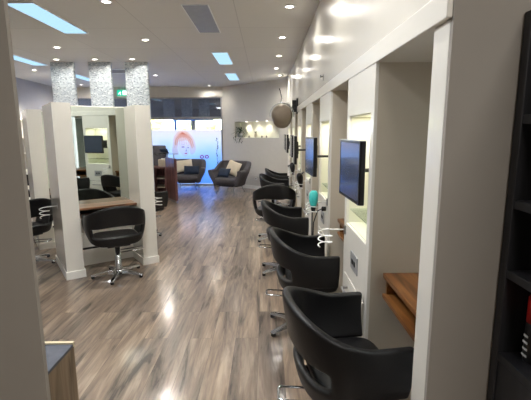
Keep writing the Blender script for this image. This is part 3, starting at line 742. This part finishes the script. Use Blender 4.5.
# ------------------------------------------------------------------ lounge armchairs
def ac_plan(s, v):
    a = abs(s); hw = .30+.16*sm(v*1.1); bk = .22+.17*v; fr = .27+.05*v
    if a > .5: x = (a-.5)/.5*fr; y = hw
    else:
        th = a/.5*PI/2; x = -bk*max(0, math.cos(th))**.5; y = hw*math.sin(th)**.55
    return x, math.copysign(y, s) if s else 0
ACS = shell_mesh('tub_back', M['fabric'], ac_plan, lambda s: .63+.21*(1-sm((abs(s)-.38)/.16)), lambda s: .2, None, .13, 41, 8, 2)
ACC = rounded('seat_cushion', M['fabric'], .32, .33, .26, .43)
for v_ in ACC.vertices: v_.co.x += .05
BTN = MB()
for k in range(3): BTN.ico((-.29, -.16+.16*k, .68), (.012, .014, .014), 1)
BTNM = BTN.mesh('buttons', M['fabric'], True)
def armchair(x, y, face, lb):
    t = thing('armchair', lb, 'armchair', (x, y, 0), R(face), 'charcoal lounge armchairs')
    link('tub_back', ACS, t); link('seat_cushion', ACC, t)
    link('base', B((-.19, -.24, .19), (.24, .24, .27)).mesh('base', M['fabric']), t, .03)
    for sx, sy in ((1, 1), (1, -1), (-1, 1), (-1, -1)):
        MB().tube([(.2*sx, .21*sy, .20), (.235*sx, .245*sy, .1), (.27*sx, .28*sy, .0)], [.018, .014, .009], 8).build('leg', M['steel'], t, True)
    return t
armchair(-2.22, 11.2, -88, 'charcoal armchair in front of the frosted window, left of the two')
armchair(-.93, 10.45, -118, 'charcoal armchair against the rear wall under the niche, right of the two')
def pillow(p, rz, tilt, m_, w, h, lb, roll=0):
    vs = []; n = 14; t = .055
    for sgn in (1, -1):
        for i in range(n+1):
            for j in range(n+1):
                u = -1+2*i/n; v = -1+2*j/n
                k = (1-u**4)*(1-v**4)
                vs.append((sgn*t*k**.6, u*w/2*(1-.08*(1-v*v)*0+.0), v*h/2*(1-.06*(1-u*u))))
    q = (n+1)**2; fs = []
    for i in range(n):
        for j in range(n):
            a = i*(n+1)+j; fs.append((a, a+n+1, a+n+2, a+1)); fs.append((q+a, q+a+1, q+a+n+2, q+a+n+1))
    o = MB().add(vs, fs).build('cushion', m_, smooth=True); o.location = p; o.rotation_euler = (R(roll), R(tilt), R(rz)); return tag(o, lb, 'cushion', 'armchair cushions')
pillow((-2.32, 11.25, .665), -88, -22, M['cream'], .46, .36, 'cream cushion on the left armchair', 8)
pillow((-2.08, 11.07, .56), -84, -28, M['navy'], .42, .26, 'navy cushion on the left armchair')
pillow((-.86, 10.53, .655), -114, -20, M['cream'], .40, .38, 'cream cushion on the right armchair', -18)
pillow((-1.09, 10.36, .55), -126, -30, M['navy'], .38, .26, 'navy cushion on the right armchair')

# niche contents
def leaf(w, base, d, ln, wd):
    d = Vector(d).normalized(); side = d.cross(Vector((0, 0, 1))); side = side.normalized() if side.length > .01 else Vector((1, 0, 0))
    b = Vector(base); dr = Vector((0, 0, -ln*.35)); up = d.cross(side)*-.0
    vs = [b, b+d*ln*.35+side*wd, b+d*ln*.35-side*wd, b+d*ln*.75+side*wd*.7+dr*.4, b+d*ln*.75-side*wd*.7+dr*.4, b+d*ln+dr]
    w.add(vs, [(0, 1, 2), (1, 3, 4, 2), (3, 5, 4)])
p = onwall(NX0+.16, -.06, NZ0+.006)
pl = thing('potted_plant', 'trailing green plant in a grey pot at the left end of the wall niche', 'plant', p)
MB().lathe([(.045, 0), (.07, .02), (.08, .12), (.074, .125), (.06, .11)], 20).build('pot', M['pot'], pl, True)
lf = MB()
for k in range(80):
    a = random.random()*2*PI; el = random.uniform(-.3, 1.2); r0 = random.random()*.06
    b = Vector((math.cos(a)*r0, math.sin(a)*r0, .12+random.random()*.08)); d = Vector((math.cos(a), math.sin(a), el))
    ed = b+d.normalized()*random.uniform(.03, .13)
    ed = Vector((ed.x, min(ed.y, .07), ed.z))
    leaf(lf, ed, d, random.uniform(.07, .11), .022)
for k in range(7):
    x = -.17+.05*k; 
    for q in range(5): leaf(lf, (x+random.uniform(-.015, .015), -.15+random.uniform(-.02, .0), .05-.05*q*random.uniform(.6, 1)), (random.uniform(-1, 1), -.3, -1), .05, .012)
lf.build('foliage', M['leaf'], pl)
p = onwall(NX0+.78, -.08, NZ0+.006)
fg = thing('vase', 'small pale vase with dark foliage in the middle of the wall niche', 'vase', p)
MB().lathe([(.025, 0), (.04, .02), (.045, .06), (.03, .11), (.018, .13)], 16).build('vase_body', M['cream'], fg, True)
lf = MB()
for k in range(20):
    a = random.random()*2*PI; leaf(lf, (0, 0, .13), (math.cos(a), math.sin(a), random.uniform(.3, 1.5)), .075, .014)
lf.build('foliage', M['leaf'], fg)
for u, lb in ((.52, 'small dark trinket between the plant and the vase in the niche'), (1.02, 'small dark trinket just right of the vase in the niche'), (1.2, 'small dark trinket at the right end of the niche')):
    p = onwall(NX0+u, -.08, NZ0+.006)
    q = thing('ornament', lb, 'ornament', p, 0, 'niche ornaments'); MB().lathe([(.02, 0), (.024, .012), (.012, .03), (.016, .04), (.004, .052)], 12).build('ornament_body', M['bark'], q, True)
for u in (.35, .78, 1.15):
    l = bpy.data.lights.new('niche_downlight', 'SPOT'); l.energy = 3.2; l.spot_size = R(110); l.spot_blend = .7; l.color = (1, .96, .82); l.shadow_soft_size = .02
    o = bpy.data.objects.new('niche_downlight', l); COL.objects.link(o); o.location = onwall(NX0+u, -.14, NZ1-.02)
    q = thing('niche_light', 'tiny recessed light in the top of the wall niche', 'light', onwall(NX0+u, -.14, NZ1), 0, 'niche lights'); MB().lathe([(.001, -.005), (.022, -.005), (.025, -.001)], 12).build('lens', M['bulb'], q)
ot = thing('wall_outlet', 'white power outlet low on the rear wall right of the armchair', 'outlet', onwall(1.43, .0, .3), wang)
B((-.05, -.008, -.035), (.05, 0, .035)).build('plate', M['white'], ot, bevel=.002); B((-.025, -.011, -.015), (.025, -.008, .015)).build('socket', M['alu'], ot)
# plant behind right armchair
pt = thing('tall_plant', 'slim leafy plant standing in the corner between window and rear wall', 'plant', (-1.45, 11.75, 0))
MB().lathe([(.07, 0), (.1, .02), (.12, .22), (.11, .23), (.09, .21)], 18).build('pot', M['pot'], pt, True)
MB().tube([(0, 0, .2), (.03, 0, .6), (.01, 0, 1.0), (.05, 0, 1.35)], .007, 6).build('stem', M['bark'], pt)
lf = MB()
for k in range(16):
    z = .55+.055*k; a = k*2.4; leaf(lf, (.03, 0, z), (math.cos(a), math.sin(a)*.5, .9), .13, .018)
lf.build('foliage', M['leaf'], pt)

# ------------------------------------------------------------------ near left cabinet
lc = thing('low_cabinet', 'low wood-grain cabinet with slate top against the left entry wall', 'cabinet', (-.79, 1.0, 0))
B((-.5, .003, 0), (0, .49, .74)).build('body', M['oak'], lc, bevel=.002)
B((-.5, .003, .74), (.002, .478, .752)).build('top', M['slate'], lc)
B((-.5, .478, .74), (.002, .492, .758)).build('edge_strip', M['cream_edge'], lc)

# ------------------------------------------------------------------ black bookcase at the right
bx, by1, by0, bh = .78, 1.255, .35, 1.95
bc = thing('bookcase', 'tall black bookcase against the right entry wall', 'bookcase', (bx, by0, 0)); L = by1-by0; D = .32
f = MB(); f.box((0, L-.035, 0), (D, L, bh)); f.build('side_panel', M['blackwood'], bc, bevel=.003)
f = MB(); f.box((0, 0, 0), (D, .035, bh)); f.build('side_panel', M['blackwood'], bc, bevel=.003)
B((0, .035, bh-.035), (D, L-.035, bh)).build('top_panel', M['blackwood'], bc); B((D-.015, .035, 0), (D, L-.035, bh-.035)).build('back_panel', M['blackwood'], bc)
for zz in (.06, .835, 1.127, 1.357, 1.62): B((.004, .035, zz), (D-.015, L-.035, zz+.028)).build('shelf', M['blackwood'], bc, bevel=.002)
B((.004, .035, 0), (.02, L-.035, .06)).build('kickboard', M['blackwood'], bc); B((.006, .038, .09), (.02, L-.038, .833)).build('door', M['blackwood'], bc)
def can(x, y, z, lb, cap):
    t = thing('spray_can', lb, 'spray can', (x, y, z), 0, 'spray cans in the bookcase')
    MB().lathe([(.026, 0), (.028, .006), (.028, .13), (.026, .135)], 20).build('can_body', M['plastic'], t, True)
    MB().lathe([(.0285, .05), (.0285, .105)], 20).build('label_band', M['steel'], t, True) if 0 else None
    w = MB()
    for q in range(4): w.box((-.0295, -.012+.001*q, .02+q*.022), (-.0275, .012-.002*(q % 2), .027+q*.022))
    w.build('label_print', M['white'], t)
    MB().lathe([(.028, .135), (.028, .215), (.02, .228), (.004, .229)], 20).build('cap', M[cap], t, True)
can(bx+.08, 1.165, .863, 'black spray can with a red cap nearest the bookcase front edge', 'red')
can(bx+.17, 1.15, .863, 'black spray can with a red cap behind the front one', 'red')
can(bx+.085, 1.085, .863, 'black spray can with a red cap nearest the frame edge', 'red')

# ------------------------------------------------------------------ world, sun, camera
wd = bpy.data.worlds.new('sky'); sc.world = wd; wd.use_nodes = True
bg_ = wd.node_tree.nodes['Background']; bg_.inputs['Color'].default_value = (.72, .84, 1.0, 1); bg_.inputs['Strength'].default_value = 7.5
s = bpy.data.lights.new('sun', 'SUN'); s.energy = 15; s.angle = R(1); s.color = (1, .93, .82)
so = bpy.data.objects.new('sun', s); COL.objects.link(so); so.rotation_euler = (R(48), 0, R(25))
# fill lamp added unseen behind the camera to brighten the entry walls
la = bpy.data.lights.new('added_foyer_fill', 'AREA'); la.size = .8; la.energy = 26; la.color = (1, .96, .90)
lo = bpy.data.objects.new('added_foyer_fill', la); COL.objects.link(lo); lo.location = (.8, -.9, CEIL-.03)

cam = bpy.data.cameras.new('camera'); co = bpy.data.objects.new('camera', cam); COL.objects.link(co)
cam.sensor_fit = 'HORIZONTAL'; cam.sensor_width = 36; cam.lens = 393/531*36; cam.clip_start = .02; cam.clip_end = 200
Pt = R(9.8); rl = R(.3)
fw = Vector((0, math.cos(Pt), -math.sin(Pt))); r_ = Vector((1, 0, 0)); u_ = r_.cross(fw)
# the photograph is rolled by a third of a degree
r2 = r_*math.cos(rl)+u_*math.sin(rl)*-1; u2 = u_*math.cos(rl)+r_*math.sin(rl)
mw = Matrix((r2, u2, -fw)).transposed().to_4x4(); mw.translation = (0, 0, 1.6); co.matrix_world = mw
sc.camera = co
vs_ = sc.view_settings; vs_.view_transform = 'Standard'; vs_.look = 'None'; vs_.gamma = 1; vs_.use_curve_mapping = False
vs_.exposure = 1.2
